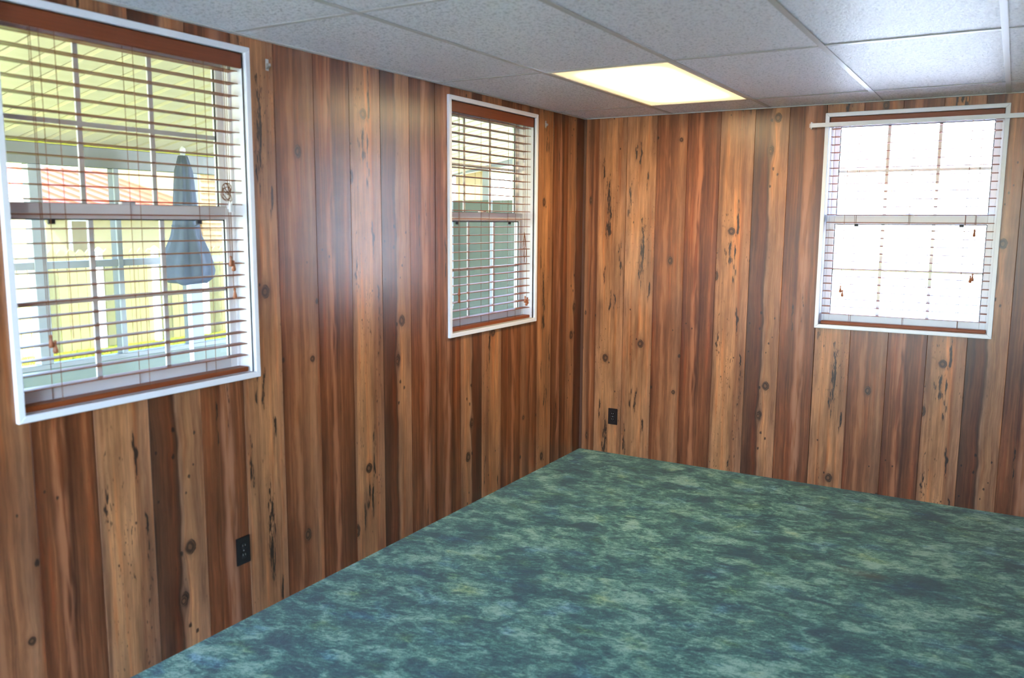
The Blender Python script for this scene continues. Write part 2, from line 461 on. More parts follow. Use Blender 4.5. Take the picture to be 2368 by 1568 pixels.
S = 'ABCDEF'
def sheet(off, flip=False): return [(k, flip, off) for k in (S[::-1] if flip else S)]
eL = [-7.3, -7.127, -6.912, -6.697, -6.482, -6.267, -6.052, -5.837, -5.622, -5.407, -5.192, -4.977, -4.762, -4.547, -4.317, -4.102,
      -3.891, -3.681, -3.475, -3.252, -3.044, -2.836, -2.615, -2.392, -2.180, -1.961, -1.747, -1.517, -1.302, -1.090, -.861, -.648, -.457, -.245, -.008]
kL = (sheet(0.5)[4:] + sheet(.93) + sheet(1.3, True) + sheet(.199) + sheet(-.53) + sheet(.87, True) + sheet(1.425, True)[:2])
plank_run(wl, F_left, eL, kL, HOLES_L, gap_after=(1, 7, 13, 19, 25, 31))
eB = [0.008, .107, .312, .521, .726, .941, 1.154, 1.359, 1.572, 1.774, 1.982, 2.188, 2.390, 2.589, 2.805, 3.01, 3.22, 3.43, 3.64, 3.732]
kB = sheet(1.462, True)[4:] + sheet(0.0) + sheet(.735) + sheet(1.2)[:5]
plank_run(wb, F_back, eB, kB, HOLES_B, gap_after=(1, 7, 13))
eR = [RY0 + .008] + [RY0 + .208 * i for i in range(1, 35)] + [-.008]
plank_run(wr, F_right, eR, (sheet(.3) + sheet(.9) + sheet(1.5) + sheet(.6) + sheet(.1) + sheet(1.1))[:len(eR) - 1], [])
eZ = [.008] + [.208 * i for i in range(1, 18)] + [RX - .008]
plank_run(wz, F_rear, eZ, (sheet(.3) + sheet(.9) + sheet(1.5))[:len(eZ) - 1], HOLES_R)

# floor
fl = structure('floor', 'mottled green carpet covering the whole floor', 'floor')
m = MB()
m.box(0, RX, RY0, 0, -.03, 0)
m.build('carpet', M_carpet, fl)
m = MB(); m.box(-.125, RX + .125, RY0 - .125, .125, -.30, -.03); m.build('subfloor', M_siding, fl)

# corner bead between the two panelled walls
m = MB(); m.hexa([(0.0, 0.0, .002), (.014, 0.0, .002), (.014, -.006, .002), (.006, -.014, .002), (0.0, -.014, .002)],
                 [(0.0, 0.0, H - .002), (.014, 0.0, H - .002), (.014, -.006, H - .002), (.006, -.014, H - .002), (0.0, -.014, H - .002)])
M_bead = plain('dark_corner_bead', srgb(92, 62, 50), .3, scale=12, grain=.2)
tag(m.build('trim_1', M_bead), 'slim dark brown bead in the corner of the two walls', 'trim', kind='structure')

# ------------------------------------------------------------------ suspended ceiling
ce = structure('ceiling', 'suspended ceiling of white speckled tiles in a metal grid', 'ceiling')
gx = [0.0, .6147, 1.2399, 1.8651, 2.4903, 3.1155, RX]
gy = [0.0, -.4097, -1.7252, -3.0407, -4.3562, -5.6717, -6.9872, RY0]
LIGHTS = {(1, 1)}
tile_meshes = {}
for i in range(len(gx) - 1):
    for j in range(len(gy) - 1):
        if (i, j) in LIGHTS: continue
        w, l = gx[i + 1] - gx[i], gy[j] - gy[j + 1]
        key = (round(w, 3), round(l, 3))
        if key not in tile_meshes:
            m = MB(); m.box(-w / 2 + .004, w / 2 - .004, -l / 2 + .004, l / 2 - .004, 0, .015)
            tile_meshes[key] = m.mesh('tile', M_tile, .003)
        o = link('tile', tile_meshes[key], ce, ((gx[i] + gx[i + 1]) / 2, (gy[j] + gy[j + 1]) / 2, H + random.uniform(.0005, .002)))
        o.rotation_euler = (random.uniform(-.0012, .0012), random.uniform(-.0018, .0018), 0)
for x in gx[1:-1]:
    m = MB(); m.box(x - .012, x + .012, RY0, 0, H - .003, H); m.box(x - .002, x + .002, RY0, 0, H, H + .035)
    m.build('grid_bar', M_grid, ce)
for i in range(len(gx) - 1):
    for y in gy[1:-1]:
        a0, a1 = gx[i] + (.012 if i else 0), gx[i + 1] - (.012 if i < len(gx) - 2 else 0)
        m = MB(); m.box(a0, a1, y - .010, y + .010, H - .0015, H); m.box(a0, a1, y - .002, y + .002, H, H + .03)
        m.build('grid_bar', M_grid, ce)
M_angle = plain('wall_angle_metal', (.55, .54, .52), .4, grain=.02)
for nm, bx in (('wall_angle', (0, .020, RY0, 0)), ('wall_angle', (.020, RX - .02, -.018, 0)), ('wall_angle', (RX - .02, RX, RY0, 0)), ('wall_angle', (.02, RX - .02, RY0, RY0 + .02))):
    m = MB(); m.box(bx[0], bx[1], bx[2], bx[3], H - .005, H - .0005); m.build(nm, M_angle, ce)
m = MB(); m.box(-.13, RX + .13, RY0 - .13, .13, 2.42, 2.46)
m.build('deck', M_wallback, ce)

# roof with eaves above everything
ro = structure('roof', 'low roof slab over the room', 'roof')
m = MB(); m.box(-.14, RX + .3, RY0 - .45, .32, 2.46, 2.60); m.build('roof_deck', plain('roofing', (.25, .24, .23), .8), ro)

# ------------------------------------------------------------------ ceiling lights
def lamp_material():
    t = NT('lit_prismatic_lens')
    s = t.sep(t.pos('Object'))
    ex = t.smooth(t.math('ABSOLUTE', s[0]), .300, .10); ey = t.smooth(t.math('ABSOLUTE', s[1]), .65, .40)
    k = t.add(t.mul(t.math('POWER', t.mul(ex, ey), 2.2), .955), .045)
    e = t.n('ShaderNodeEmission'); e.inputs[0].default_value = (*LAMP_COLOR, 1)
    t.put(e.inputs[1], t.mul(k, LAMP_STRENGTH))
    t.t.links.new(e.outputs[0], t.out.inputs[0])
    return t.m
M_lens = lamp_material()
M_lightframe = plain('cream_light_frame', (.72, .66, .52), .4, grain=.02)
def ceiling_light(i, j, label):
    x0, x1, y0, y1 = gx[i], gx[i + 1], gy[j + 1], gy[j]
    cx, cy = (x0 + x1) / 2, (y0 + y1) / 2; w, l = (x1 - x0) / 2 - .013, (y1 - y0) / 2 - .011
    root = thing('ceiling_light', label, 'ceiling light', None)
    root.location = (cx, cy, H)
    m = MB()
    for (a0, a1, b0, b1) in ((-w, -w + .012, -l, l), (w - .012, w, -l, l), (-w + .012, w - .012, -l, -l + .012), (-w + .012, w - .012, l - .012, l)):
        m.box(a0, a1, b0, b1, -.003, .006)
    m.build('frame', M_lightframe, root, .001)
    m = MB(); m.box(-w + .012, w - .012, -l + .012, l - .012, .002, .006)
    m.build('lens', M_lens, root)
    m = MB(); m.box(-w, w, -l, l, .03, .09); m.build('housing', M_trim, root)
    return root
ceiling_light(1, 1, 'lit rectangular recessed ceiling light near the far wall')

# ------------------------------------------------------------------ windows
def ring(m, a0, a1, z0, z1, t, d0, d1):
    m.box(a0, a0 + t, d0, d1, z0, z1); m.box(a1 - t, a1, d0, d1, z0, z1)
    m.box(a0 + t, a1 - t, d0, d1, z0, z0 + t); m.box(a0 + t, a1 - t, d0, d1, z1 - t, z1)

def build_window(n, frame, hole, label, zmid0=1.607, zmid1=1.657, cols=3):
    a0, a1, z0, z1 = hole
    root = structure('window_%d' % n, label, 'window')
    ct, cd = .023, .016                                        # casing width, how far it stands off the planks
    A0, A1, Z0, Z1 = a0 - ct, a1 + ct, z0 - ct, z1 + ct
    for quad in ([(A0, Z0), (A0, Z1), (a0, z1), (a0, z0)], [(A1, Z1), (A1, Z0), (a1, z0), (a1, z1)],
                 [(A1, Z0), (A0, Z0), (a0, z0), (a1, z0)], [(A0, Z1), (A1, Z1), (a1, z1), (a0, z1)]):
        m = MB(frame); m.hexa([(a, .001, z) for a, z in quad], [(a, -cd, z) for a, z in quad])
        m.build('casing', M_trim, root, .002)
    for (x0, x1, y0, y1) in ((a0 - .014, a0, z0, z1), (a1, a1 + .014, z0, z1), (a0 - .014, a1 + .014, z0 - .014, z0), (a0 - .014, a1 + .014, z1, z1 + .014)):
        m = MB(frame); m.box(x0, x1, -.004, .136, y0, y1); m.build('jamb', M_trim, root)
    # outer frame of the vinyl unit
    m = MB(frame); ring(m, a0, a1, z0, z1, .014, .072, .132); m.build('frame', M_vinyl, root, .0015)
    i0, i1 = a0 + .014, a1 - .014
    st = .030
    def sash(nm, d0, d1, s0, s1, bot, top):
        m = MB(frame)
        m.box(i0, i0 + st, d0, d1, s0, s1); m.box(i1 - st, i1, d0, d1, s0, s1)
        m.box(i0 + st, i1 - st, d0, d1, s0, s0 + bot); m.box(i0 + st, i1 - st, d0, d1, s1 - top, s1)
        so = m.build(nm, M_vinyl, root, .002)
        g0, g1, h0, h1 = i0 + st, i1 - st, s0 + bot, s1 - top
        dm = (d0 + d1) / 2
        m = MB(frame); m.box(g0, g1, dm - .002, dm + .002, h0, h1); m.build('pane', M_glass, so)
        m = MB(frame); ring(m, g0, g1, h0, h1, .005, dm - .006, dm - .0025); m.build('glass_edge_strip', M_black, so)  # thin dark strip around the edge of the glass
        for k in range(1, cols):
            a = g0 + (g1 - g0) * k / cols
            m = MB(frame); m.box(a - .009, a + .009, dm + .003, dm + .009, h0, h1); m.build('muntin', M_vinyl, so)
        zc = (h0 + h1) / 2
        m = MB(frame); m.box(g0, g1, dm + .0035, dm + .0085, zc - .008, zc + .008); m.build('muntin', M_vinyl, so)
        return so
    sash('upper_sash', .104, .130, zmid0 + .012, z1 - .014, .035, .034)
    lo = sash('lower_sash', .076, .102, z0 + .014, zmid1, .045, .050)
    for k in (.18, .82):                                       # vent latches and the lock on the meeting rail
        a = i0 + (i1 - i0) * k
        m = MB(frame); m.box(a - .012, a + .012, .068, .077, zmid0 - .018, zmid0 - .002); m.build('vent_latch', M_black, lo, .002)
    a = (i0 + i1) / 2
    m = MB(frame); m.box(a - .028, a + .028, .080, .100, zmid1, zmid1 + .010); m.box(a - .006, a + .020, .070, .084, zmid1 + .004, zmid1 + .012)
    m.build('sash_lock', M_vinyl, lo, .002)
    return root

build_window(1, F_left, HOLES_L[0], 'large white framed window at the left edge of the photo')
build_window(2, F_left, HOLES_L[1], 'white framed window on the left wall near the corner')
build_window(3, F_back, HOLES_B[0], 'white framed overexposed window on the far wall', 1.607, 1.655)
build_window(4, F_rear, HOLES_R[0], 'tall white framed window behind the viewpoint, added for more daylight, left of the pair', 1.10, 1.15, 4)  # unseen window, added to bring in more daylight from behind
build_window(5, F_rear, HOLES_R[1], 'wide white framed window behind the viewpoint, right of the pair', 1.55, 1.60, 4)

portal('portal_left_near', (-.14, -3.45, 1.62), (.92, 1.22), (1, 0, 0))
portal('portal_left_far', (-.14, -1.16, 1.62), (.92, 1.22), (1, 0, 0))
portal('portal_back', (2.035, .14, 1.62), (.90, 1.22), (0, -1, 0))
portal('portal_rear_left', (1.03, RY0 - .14, 1.14), (1.64, 2.15), (0, 1, 0))
portal('portal_rear_right', (2.77, RY0 - .14, 1.56), (1.56, 1.32), (0, 1, 0))

# ------------------------------------------------------------------ wood blinds
def lathe(m, c, prof, n=10):
    rings = [[m.bm.verts.new(m.f(c[0] + r * math.cos(2 * PI * k / n), c[1] + r * math.sin(2 * PI * k / n), c[2] + z)) for k in range(n)] for r, z in prof]
    for A, B in zip(rings, rings[1:]):
        for k in range(n): m.bm.faces.new((A[k], A[(k + 1) % n], B[(k + 1) % n], B[k]))
    m.bm.faces.new(rings[0][::-1]); m.bm.faces.new(rings[-1])
TASSEL = [(.002, .0), (.0045, -.002), (.005, -.008), (.0035, -.013), (.006, -.022), (.0085, -.034), (.0075, -.040), (.003, -.042)]

def slat_mesh(frame, a0, a1):
    m = MB(frame); n = 5; pts = []
    for k in range(n + 1):
        q = -1 + 2 * k / n
        pts.append((.025 * q, .0016 * (1 - q * q)))
    top = [(d, h + .0014) for d, h in pts]; bot = [(d, h - .0014) for d, h in pts[::-1]]
    prof = top + bot
    m.hexa([(a0, d, h) for d, h in prof], [(a1, d, h) for d, h in prof])
    return m.mesh('slat', M_slat, smooth=False)

def build_blind(frame, hole, label, ladders, extras, tassels, z_first=2.166, pitch=.0455, n=25, bundle=None, skew=0.0):
    a0, a1, z0, z1 = hole
    root = thing('window_blind', label, 'blind', 'brown wood slat window blinds')
    base = Vector(frame(0, 0, 0))
    DC = .044
    m = MB(frame); m.box(a0 + .002, a1 - .002, .003, .014, z1 - .056, z1 - .001); m.build('valance', M_valance, root, .0025)
    m = MB(frame); m.box(a0 + .006, a1 - .006, .018, .068, z1 - .044, z1 - .002); m.build('headrail', M_valance, root, .002)
    me = slat_mesh(lambda a, d, z: tuple(Vector(frame(a, d + DC, z))), a0 + .008, a1 - .010)
    first = None
    for k in range(n):
        z = z_first - pitch * k
        o = link('slat', me, root) if first is None else first.copy()
        if first is None: first = o
        else: C.objects.link(o); o.parent = root
        o.location = (0, 0, z)
        o.rotation_euler = (0, random.uniform(-.0015, .0015) if frame is F_back else 0, 0) if frame is F_back else (random.uniform(-.0015, .0015), 0, 0)
        if frame is not F_back: o.location.z -= o.rotation_euler.x * (a0 + a1) / 2
        else: o.location.z += o.rotation_euler.y * (a0 + a1) / 2
    zb = z_first - pitch * n + .004
    m = MB(frame)
    m.box(a0 + .006, a1 - .008, DC - .026, DC + .026, z0 + .0005, z0 + .019)
    m.build('bottom_rail', M_slat, root, .003)
    for a in ladders:
        for d in (DC - .0272, DC + .0272):
            m = MB(frame); m.tube([(a, d, z1 - .045), (a, d, z0 + .015)], .0011, 5); m.build('ladder_cord', M_cord, root)
    for (a, zend) in extras:
        m = MB(frame); m.tube([(a, DC - .034, z1 - .05), (a, DC - .034, zend)], .0012, 5); m.build('pull_cord', M_cord, root)
    for (a, zt) in tassels:
        m = MB(frame); lathe(m, (a, DC - .034, zt), TASSEL); m.build('tassel', M_tassel, root, smooth=True)
    if bundle:
        ba, bz = bundle
        m = MB(frame)
        for q in range(5):
            pts = []
            rx, rz = random.uniform(.010, .022), random.uniform(.018, .036); ph = random.uniform(-.6, .6)
            ox, oz = random.uniform(-.008, .008), random.uniform(-.012, .012)
            for k in range(14):
                t = 2 * PI * k / 14
                x, z = rx * math.cos(t), rz * math.sin(t)
                pts.append((ba + ox + x * math.cos(ph) - z * math.sin(ph), DC - .034 + .005 * math.sin(2 * t + q), bz + oz + x * math.sin(ph) + z * math.cos(ph)))
            m.tube(pts, .0016, 5, closed=True)
        m.build('cord_bundle', M_cord, root)
    return root

w1 = build_blind(F_left, HOLES_L[0], 'brown wood blind on the large window at the left edge of the photo',
            [-3.77, -3.45, -3.16], [(-3.80, 1.245), (-3.725, 1.225), (-3.075, 1.46), (-3.066, 1.335)],
            [(-3.80, 1.245), (-3.787, 1.226), (-3.075, 1.47), (-3.062, 1.452), (-3.061, 1.345)], bundle=(-3.083, 1.715))
m = MB(F_left); m.box(-3.078, -3.066, -.002, .008, 1.635, 1.668); m.box(-3.076, -3.068, .008, .018, 1.646, 1.656); m.build('cord_cleat', M_clear, w1, .001)
w2 = build_blind(F_left, HOLES_L[1], 'brown wood blind on the window beside the corner of the two walls',
            [-1.50, -1.20, -.90], [(-1.52, 1.245), (-.80, 1.36), (-.775, 1.12)],
            [(-1.518, 1.245), (-1.518, 1.205), (-.79, 1.15), (-.775, 1.13), (-.762, 1.14)])
m = MB(F_left)
for (da, dz, rx, rz) in ((0, 0, .016, .075), (.008, -.03, .012, .085), (-.006, .03, .010, .05)):
    m.tube([(-.800 + da + rx * math.cos(2 * PI * k / 16), .010 + .003 * math.sin(4 * PI * k / 16), 1.46 + dz + rz * math.sin(2 * PI * k / 16)) for k in range(16)], .0015, 5, closed=True)
m.build('cord_bundle', M_cord, w2)
build_blind(F_back, HOLES_B[0], 'brown wood blind on the overexposed window of the far wall',
            [1.755, 2.045, 2.33], [(1.70, 1.24), (2.385, 1.34), (2.380, 1.575)],
            [(1.70, 1.24), (1.712, 1.215), (2.380, 1.580), (2.388, 1.335), (2.378, 1.325)], z_first=2.158)

# ------------------------------------------------------------------ curtain rod on the far wall
rod = thing('curtain_rod', 'flat white curtain rod across the top of the far wall window', 'curtain rod')
pr = [(1.485, 0.0), (1.485, -.040), (1.495, -.052), (2.595, -.052), (2.605, -.040), (2.605, 0.0)]
m = MB()
for (p, q) in zip(pr, pr[1:]):
    d = Vector((q[0] - p[0], q[1] - p[1], 0)).normalized(); nn = Vector((-d.y, d.x, 0)) * .0022
    m.hexa([(p[0] - nn.x, p[1] - nn.y, 2.164), (p[0] + nn.x, p[1] + nn.y, 2.164), (q[0] + nn.x, q[1] + nn.y, 2.164), (q[0] - nn.x, q[1] - nn.y, 2.164)],
           [(p[0] - nn.x, p[1] - nn.y, 2.188), (p[0] + nn.x, p[1] + nn.y, 2.188), (q[0] + nn.x, q[1] + nn.y, 2.188), (q[0] - nn.x, q[1] - nn.y, 2.188)])
m.build('rod', M_trim, rod)
for x in (1.491, 2.599):
    m = MB(); m.box(x - .004, x + .004, -.030, -.0005, 2.158, 2.198); m.build('bracket', M_trim, rod, .001)

# left-over curtain rod brackets
def wall_bracket(y, z, label):
    root = thing('wall_bracket', label, 'bracket', 'bare curtain rod brackets')
    m = MB(F_left); m.box(y - .008, y + .008, -.0025, .0, z - .022, z + .022); m.build('plate', M_steel, root, .0008)
    m = MB(F_left); m.hexa([(y - .006, -.0025, z - .016), (y + .006, -.0025, z - .016), (y + .006, -.0025, z + .006), (y - .006, -.0025, z + .006)],
                           [(y - .005, -.016, z - .006), (y + .005, -.016, z - .006), (y + .005, -.016, z + .004), (y - .005, -.016, z + .004)]); m.build('hook', M_steel, root)
wall_bracket(-2.868, 2.209, 'small steel bracket on the panelling beside the large left window')
wall_bracket(-.566, 2.208, 'small steel bracket on the panelling between window and room corner')

# ------------------------------------------------------------------ outlets
def outlet(frame, a, z, label):
    root = thing('wall_outlet', label, 'outlet', 'dark brown wall outlets')
    m = MB(frame); m.box(a - .035, a + .035, -.0055, -.0002, z - .057, z + .057); m.build('cover_plate', M_outlet, root, .002, seg=2)
    for s in (-1, 1):
        zc = z + s * .0195
        m = MB(frame); n = 20; pts = []
        for k in range(n):
            t = 2 * PI * k / n
            pts.append((a + max(-.0135, min(.0135, .0172 * math.cos(t))), zc + .0145 * math.sin(t)))
        m.hexa([(x, -.0050, y) for x, y in pts], [(x, -.0082, y) for x, y in pts])
        r = m.build('receptacle', M_outlet2, root)
        for da in (-.006, .006):
            m = MB(frame); m.box(a + da - .001, a + da + .001, -.0086, -.0080, zc - .001, zc + .006); m.build('slot', M_steel, r)
        m = MB(frame); m.tube([(a, -.0080, zc - .007), (a, -.0086, zc - .007)], .0022, 8); m.build('ground_hole', M_black, r)
    m = MB(frame); m.tube([(a, -.0050, z), (a, -.0068, z)], .003, 10); m.build('screw', M_steel, root)
outlet(F_left, -3.081, .292, 'dark brown outlet on the left wall below the large window')
outlet(F_back, .2529, .264, 'dark brown outlet low on the far wall near the room corner')

# ------------------------------------------------------------------ outside: porch, lawn, fence, houses, trees
M_porch = plain('porch_white_metal', (.32, .33, .30), .45, grain=.03)
M_knee = plain('porch_panel', (.24, .28, .21), .55, grain=.05, scale=6)
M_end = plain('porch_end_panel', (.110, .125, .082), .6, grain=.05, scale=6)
M_pan = plain('porch_roof_pan', (.62, .53, .29), .45, grain=.03)
M_bounce = plain('pale_bounce_slab', (.72, .73, .75), .85, grain=.06, scale=8)
M_conc = plain('concrete', (.56, .58, .61), .85, grain=.1, scale=12)
def grass_mat():
    t = NT('lawn_grass')
    n = t.noise(t.pos(), 3.0, 5, .65); n2 = t.noise(t.pos(), 60, 2)
    return t.bsdf(t.mix(t.add(t.mul(n, .6), t.mul(n2, .4)), (.09, .14, .015), (.27, .27, .018)), .9, t.bump(n2, .5, .02), spec=.1)
M_grass = grass_mat()
M_fence = plain('cream_fence', (.32, .27, .10), .55, grain=.06, scale=5)
M_fpost = plain('white_fence_post', (.85, .85, .82), .35)
M_house = plain('cream_house_wall', (.40, .31, .14), .7, grain=.04, scale=3)
M_redroof = plain('red_metal_roof', (.42, .10, .045), .4, grain=.08, scale=4)
M_whitehouse = plain('white_house_wall', (.86, .86, .85), .6, grain=.03)
M_greyroof = plain('light_grey_roof', (.60, .60, .60), .7, grain=.1)
M_leaf = plain('tree_leaves', (.12, .20, .04), .6, grain=.5, scale=3)
M_leaf2 = plain('golden_leaves', (.26, .21, .03), .6, grain=.4, scale=5)
M_bark = plain('bark', (.12, .09, .06), .9, grain=.3)
M_canvas = plain('blue_grey_canvas', (.11, .132, .165), .8, grain=.12, scale=14)

GZ = -.28
gr = structure('ground', 'lawn around the house', 'ground')
m = MB(); m.box(-45, 45, -40, 60, GZ - .2, GZ); m.build('soil', M_grass, gr)
m = MB(); m.box(-.2, 16, -22, -7.6, GZ - .01, GZ + .03); m.box(-.2, 16, .4, 8.98, GZ - .01, GZ + .03); m.build('bounce_slab', M_bounce, gr)  # pale slabs added to bounce daylight in through the windows
me_v, me_f = [], []
for k in range(9000):
    x, y = random.uniform(-8.82, -7.35), random.uniform(-.5, 7.0)
    a = random.uniform(0, PI); h = random.uniform(.03, .075); w = .006
    lx, ly = random.uniform(-.03, .03), random.uniform(-.03, .03)
    b = len(me_v)
    me_v += [(x - w * math.cos(a), y - w * math.sin(a), GZ - .004), (x + w * math.cos(a), y + w * math.sin(a), GZ - .004), (x + lx, y + ly, GZ + h)]
    me_f.append((b, b + 1, b + 2))
me = bpy.data.meshes.new('grass'); me.from_pydata(me_v, [], me_f); me.materials.append(M_grass)
tag(link('grass', me), 'sunlit yellow green grass in front of the cream fence', 'grass', kind='stuff')

# porch along the left wall
po = thing('screen_porch', 'white framed porch with ribbed sloping roof outside the left wall windows', 'porch')
PX, PY0, PY1 = -2.5, -7.0, 2.0
def pz(x): return 2.07 + (x - PX) * (2.52 - 2.07) / (-.125 - PX)
m = MB(); m.box(PX - .08, -.127, PY0, PY1, GZ, GZ + .16); m.build('slab', M_conc, po)
pw = .152
npan = int((PY1 - PY0) / pw)
for k in range(npan):
    y0 = PY0 + k * pw; y1 = y0 + pw - .016
    m = MB()
    prof = [(y0, .0), (y0 + .012, -.012), (y1 - .012, -.012), (y1, .0), (y1, .012), (y0, .012)]
    m.hexa([(PX - .35, y, pz(PX - .35) + h + .012) for y, h in prof], [(-.127, y, pz(-.127) + h + .012) for y, h in prof])
    m.build('roof_pan', M_pan, po)
m = MB(); m.hexa([(PX - .36, PY0 - .1, pz(PX - .36) + .03), (-.127, PY0 - .1, pz(-.127) + .03), (-.127, PY1 + .1, pz(-.127) + .03), (PX - .36, PY1 + .1, pz(PX - .36) + .03)],
                 [(PX - .36, PY0 - .1, pz(PX - .36) + .07), (-.127, PY0 - .1, pz(-.127) + .07), (-.127, PY1 + .1, pz(-.127) + .07), (PX - .36, PY1 + .1, pz(PX - .36) + .07)])
m.build('roof_skin', M_greyroof, po)
M_beam = plain('porch_beam_paint', (.20, .195, .15), .5, grain=.04)
m = MB(); m.box(PX - .04, PX + .04, PY0, PY1, 1.93, 2.055); m.build('header_beam', M_beam, po, .004)
m = MB(); m.box(PX - .03, PX + .03, PY0, PY1, .690, .722); m.build('sill_rail', M_porch, po, .003)
m = MB(); m.box(PX - .018, PX + .018, PY0, PY1, GZ + .16, .690); m.build('knee_panel', M_knee, po)
m = MB(); m.box(PX - .03, PX + .03, PY0, PY1, 1.302, 1.345); m.build('mid_rail', M_porch, po)
for (y, w) in ((-6.0, .08), (-4.75, .08), (-4.2, .036), (-3.55, .08), (-2.96, .036), (-2.376, .08), (-1.842, .036), (-1.262, .118), (-.70, .036), (-.12, .08), (.42, .036), (.96, .08), (1.48, .036), (1.96, .08)):
    m = MB(); m.box(PX - .035, PX + .035, y - w / 2, y + w / 2, .722, 1.93); m.build('post', M_porch, po, .003)
t_ = NT('dimming_mesh')  # mesh added to dim the bright view out of the left windows
tr_ = t_.n('ShaderNodeBsdfTransparent'); df_ = t_.n('ShaderNodeBsdfDiffuse'); df_.inputs[0].default_value = (.035, .04, .035, 1)
mx_ = t_.n('ShaderNodeMixShader'); mx_.inputs[0].default_value = .68
t_.t.links.new(tr_.outputs[0], mx_.inputs[1]); t_.t.links.new(df_.outputs[0], mx_.inputs[2]); t_.t.links.new(mx_.outputs[0], t_.out.inputs[0])
py = [-6.0, -4.75, -4.2, -3.55, -2.96, -2.376, -1.842, -1.262, -.70, -.12, .42, .96, 1.48, 1.96]
for y0, y1 in zip(py, py[1:]):
    if y0 == -2.96: continue                                 # the screen is left out of this bay to keep its view brighter
    m = MB(); m.bm.faces.new(m.verts([(PX + .02, y0, .722), (PX + .02, y1, .722), (PX + .02, y1, 1.93), (PX + .02, y0, 1.93)])); m.build('dimming_screen', t_.m, po)
# end wall of the porch, solid to 1.82 m with openings above
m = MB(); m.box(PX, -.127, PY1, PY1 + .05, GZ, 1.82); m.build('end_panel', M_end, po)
for (x0, x1) in ((PX, PX + .03), (-2.11, -2.035), (-1.42, -1.36), (-.80, -.74), (-.19, -.127)):
    m = MB(); m.box(x0, x1, PY1, PY1 + .05, 1.82, 2.24 + .03 * (x0 + 2.5)); m.build('post', M_porch, po)
m = MB(); m.hexa([(PX, PY1 - .005, 2.07), (-.127, PY1 - .005, 2.36), (-.127, PY1 - .005, 2.52), (PX, PY1 - .005, 2.09)], [(PX, PY1 + .055, 2.07), (-.127, PY1 + .055, 2.36), (-.127, PY1 + .055, 2.52), (PX, PY1 + .055, 2.09)])
m.build('gable_beam', M_porch, po)
for x in (-2.0, -1.5, -1.0, -.5):
    m = MB(); m.box(x - .012, x + .012, PY1 - .012, PY1, GZ + .16, 1.82); m.build('batten', M_porch, po)

# closed patio umbrella just beyond the porch posts
um = thing('patio_umbrella', 'closed blue grey patio umbrella standing inside the porch', 'umbrella')
ux, uy = -2.15, -1.572
m = MB(); m.tube([(ux, uy, GZ + .165), (ux, uy, 2.04)], .015, 10); m.build('pole', M_fpost, um, smooth=True)
m = MB(); n = 32; rings = []
prof = [(2.02, .026), (1.92, .052), (1.74, .066), (1.60, .072), (1.50, .090), (1.40, .130), (1.33, .150), (1.27, .162), (1.22, .150), (1.195, .120)]
for i, (z, r) in enumerate(prof):
    ring_ = []
    for k in range(n):
        q = 2 * PI * k / n
        rr = r * (1 + .13 * math.cos(8 * q + .15 * i))
        ring_.append(m.bm.verts.new((ux + rr * math.cos(q), uy + rr * math.sin(q), z + .014 * math.sin(3 * q + 1) * (i / 9))))
    rings.append(ring_)
for A, B in zip(rings, rings[1:]):
    for k in range(n): m.bm.faces.new((A[k], A[(k + 1) % n], B[(k + 1) % n], B[k]))
m.bm.faces.new(rings[0]); m.bm.faces.new(rings[-1][::-1])
m.build('canopy', M_canvas, um, smooth=True)
m = MB(); m.tube([(ux + .083 * math.cos(2 * PI * k / 20), uy + .083 * math.sin(2 * PI * k / 20), 1.56 + .006 * math.sin(4 * PI * k / 20)) for k in range(20)], .008, 5, closed=True); m.build('tie_strap', M_canvas, um)
m = MB(); lathe(m, (ux, uy, 2.05), [(.006, .03), (.018, .015), (.02, 0), (.014, -.04)]); m.build('finial', M_fpost, um, smooth=True)
m = MB(); lathe(m, (ux, uy, GZ + .16), [(.025, .26), (.03, .09), (.22, .07), (.24, .004)], 20); m.build('base', M_conc, um)

# cream picket fence across the lawn
fe = thing('picket_fence', 'cream picket fence with white posts beyond the lawn', 'fence')
FX, FT = -9.0, 1.17
m = MB(); pk = .142
m.hexa([(FX, 0, GZ), (FX, pk - .016, GZ), (FX + .02, pk - .016, GZ), (FX + .02, 0, GZ)], [(FX, 0, FT - .05), (FX, pk - .016, FT - .05), (FX + .02, pk - .016, FT - .05), (FX + .02, 0, FT - .05)])
m.hexa([(FX, 0, FT - .05), (FX, pk - .016, FT - .05), (FX + .02, pk - .016, FT - .05), (FX + .02, 0, FT - .05)], [(FX, .045, FT), (FX, pk - .061, FT), (FX + .02, pk - .061, FT), (FX + .02, .045, FT)])
pme = m.mesh('picket', M_fence)
for k in range(100):
    link('picket', pme, fe, (0, -5.0 + k * pk, random.uniform(-.006, .006)))
for z in (.0, .86):
    m = MB(); m.box(FX - .05, FX - .001, -5.0, 9.2, z, z + .09); m.build('rail', M_fence, fe)
for y in (-.55, .40, 1.33, 2.27, 3.21, 4.15, 5.09, 6.03, 6.97):
    m = MB(); m.box(FX + .022, FX + .112, y - .032, y + .032, GZ, FT - .03)
    m.hexa([(FX + .012, y - .055, FT - .03), (FX + .122, y - .055, FT - .03), (FX + .122, y + .055, FT - .03), (FX + .012, y + .055, FT - .03)],
           [(FX + .06, y - .005, FT + .03), (FX + .074, y - .005, FT + .03), (FX + .074, y + .005, FT + .03), (FX + .06, y + .005, FT + .03)])
    m.build('post', M_fpost, fe)

M_shade = plain('tan_window_shade', (.22, .16, .07), .6)
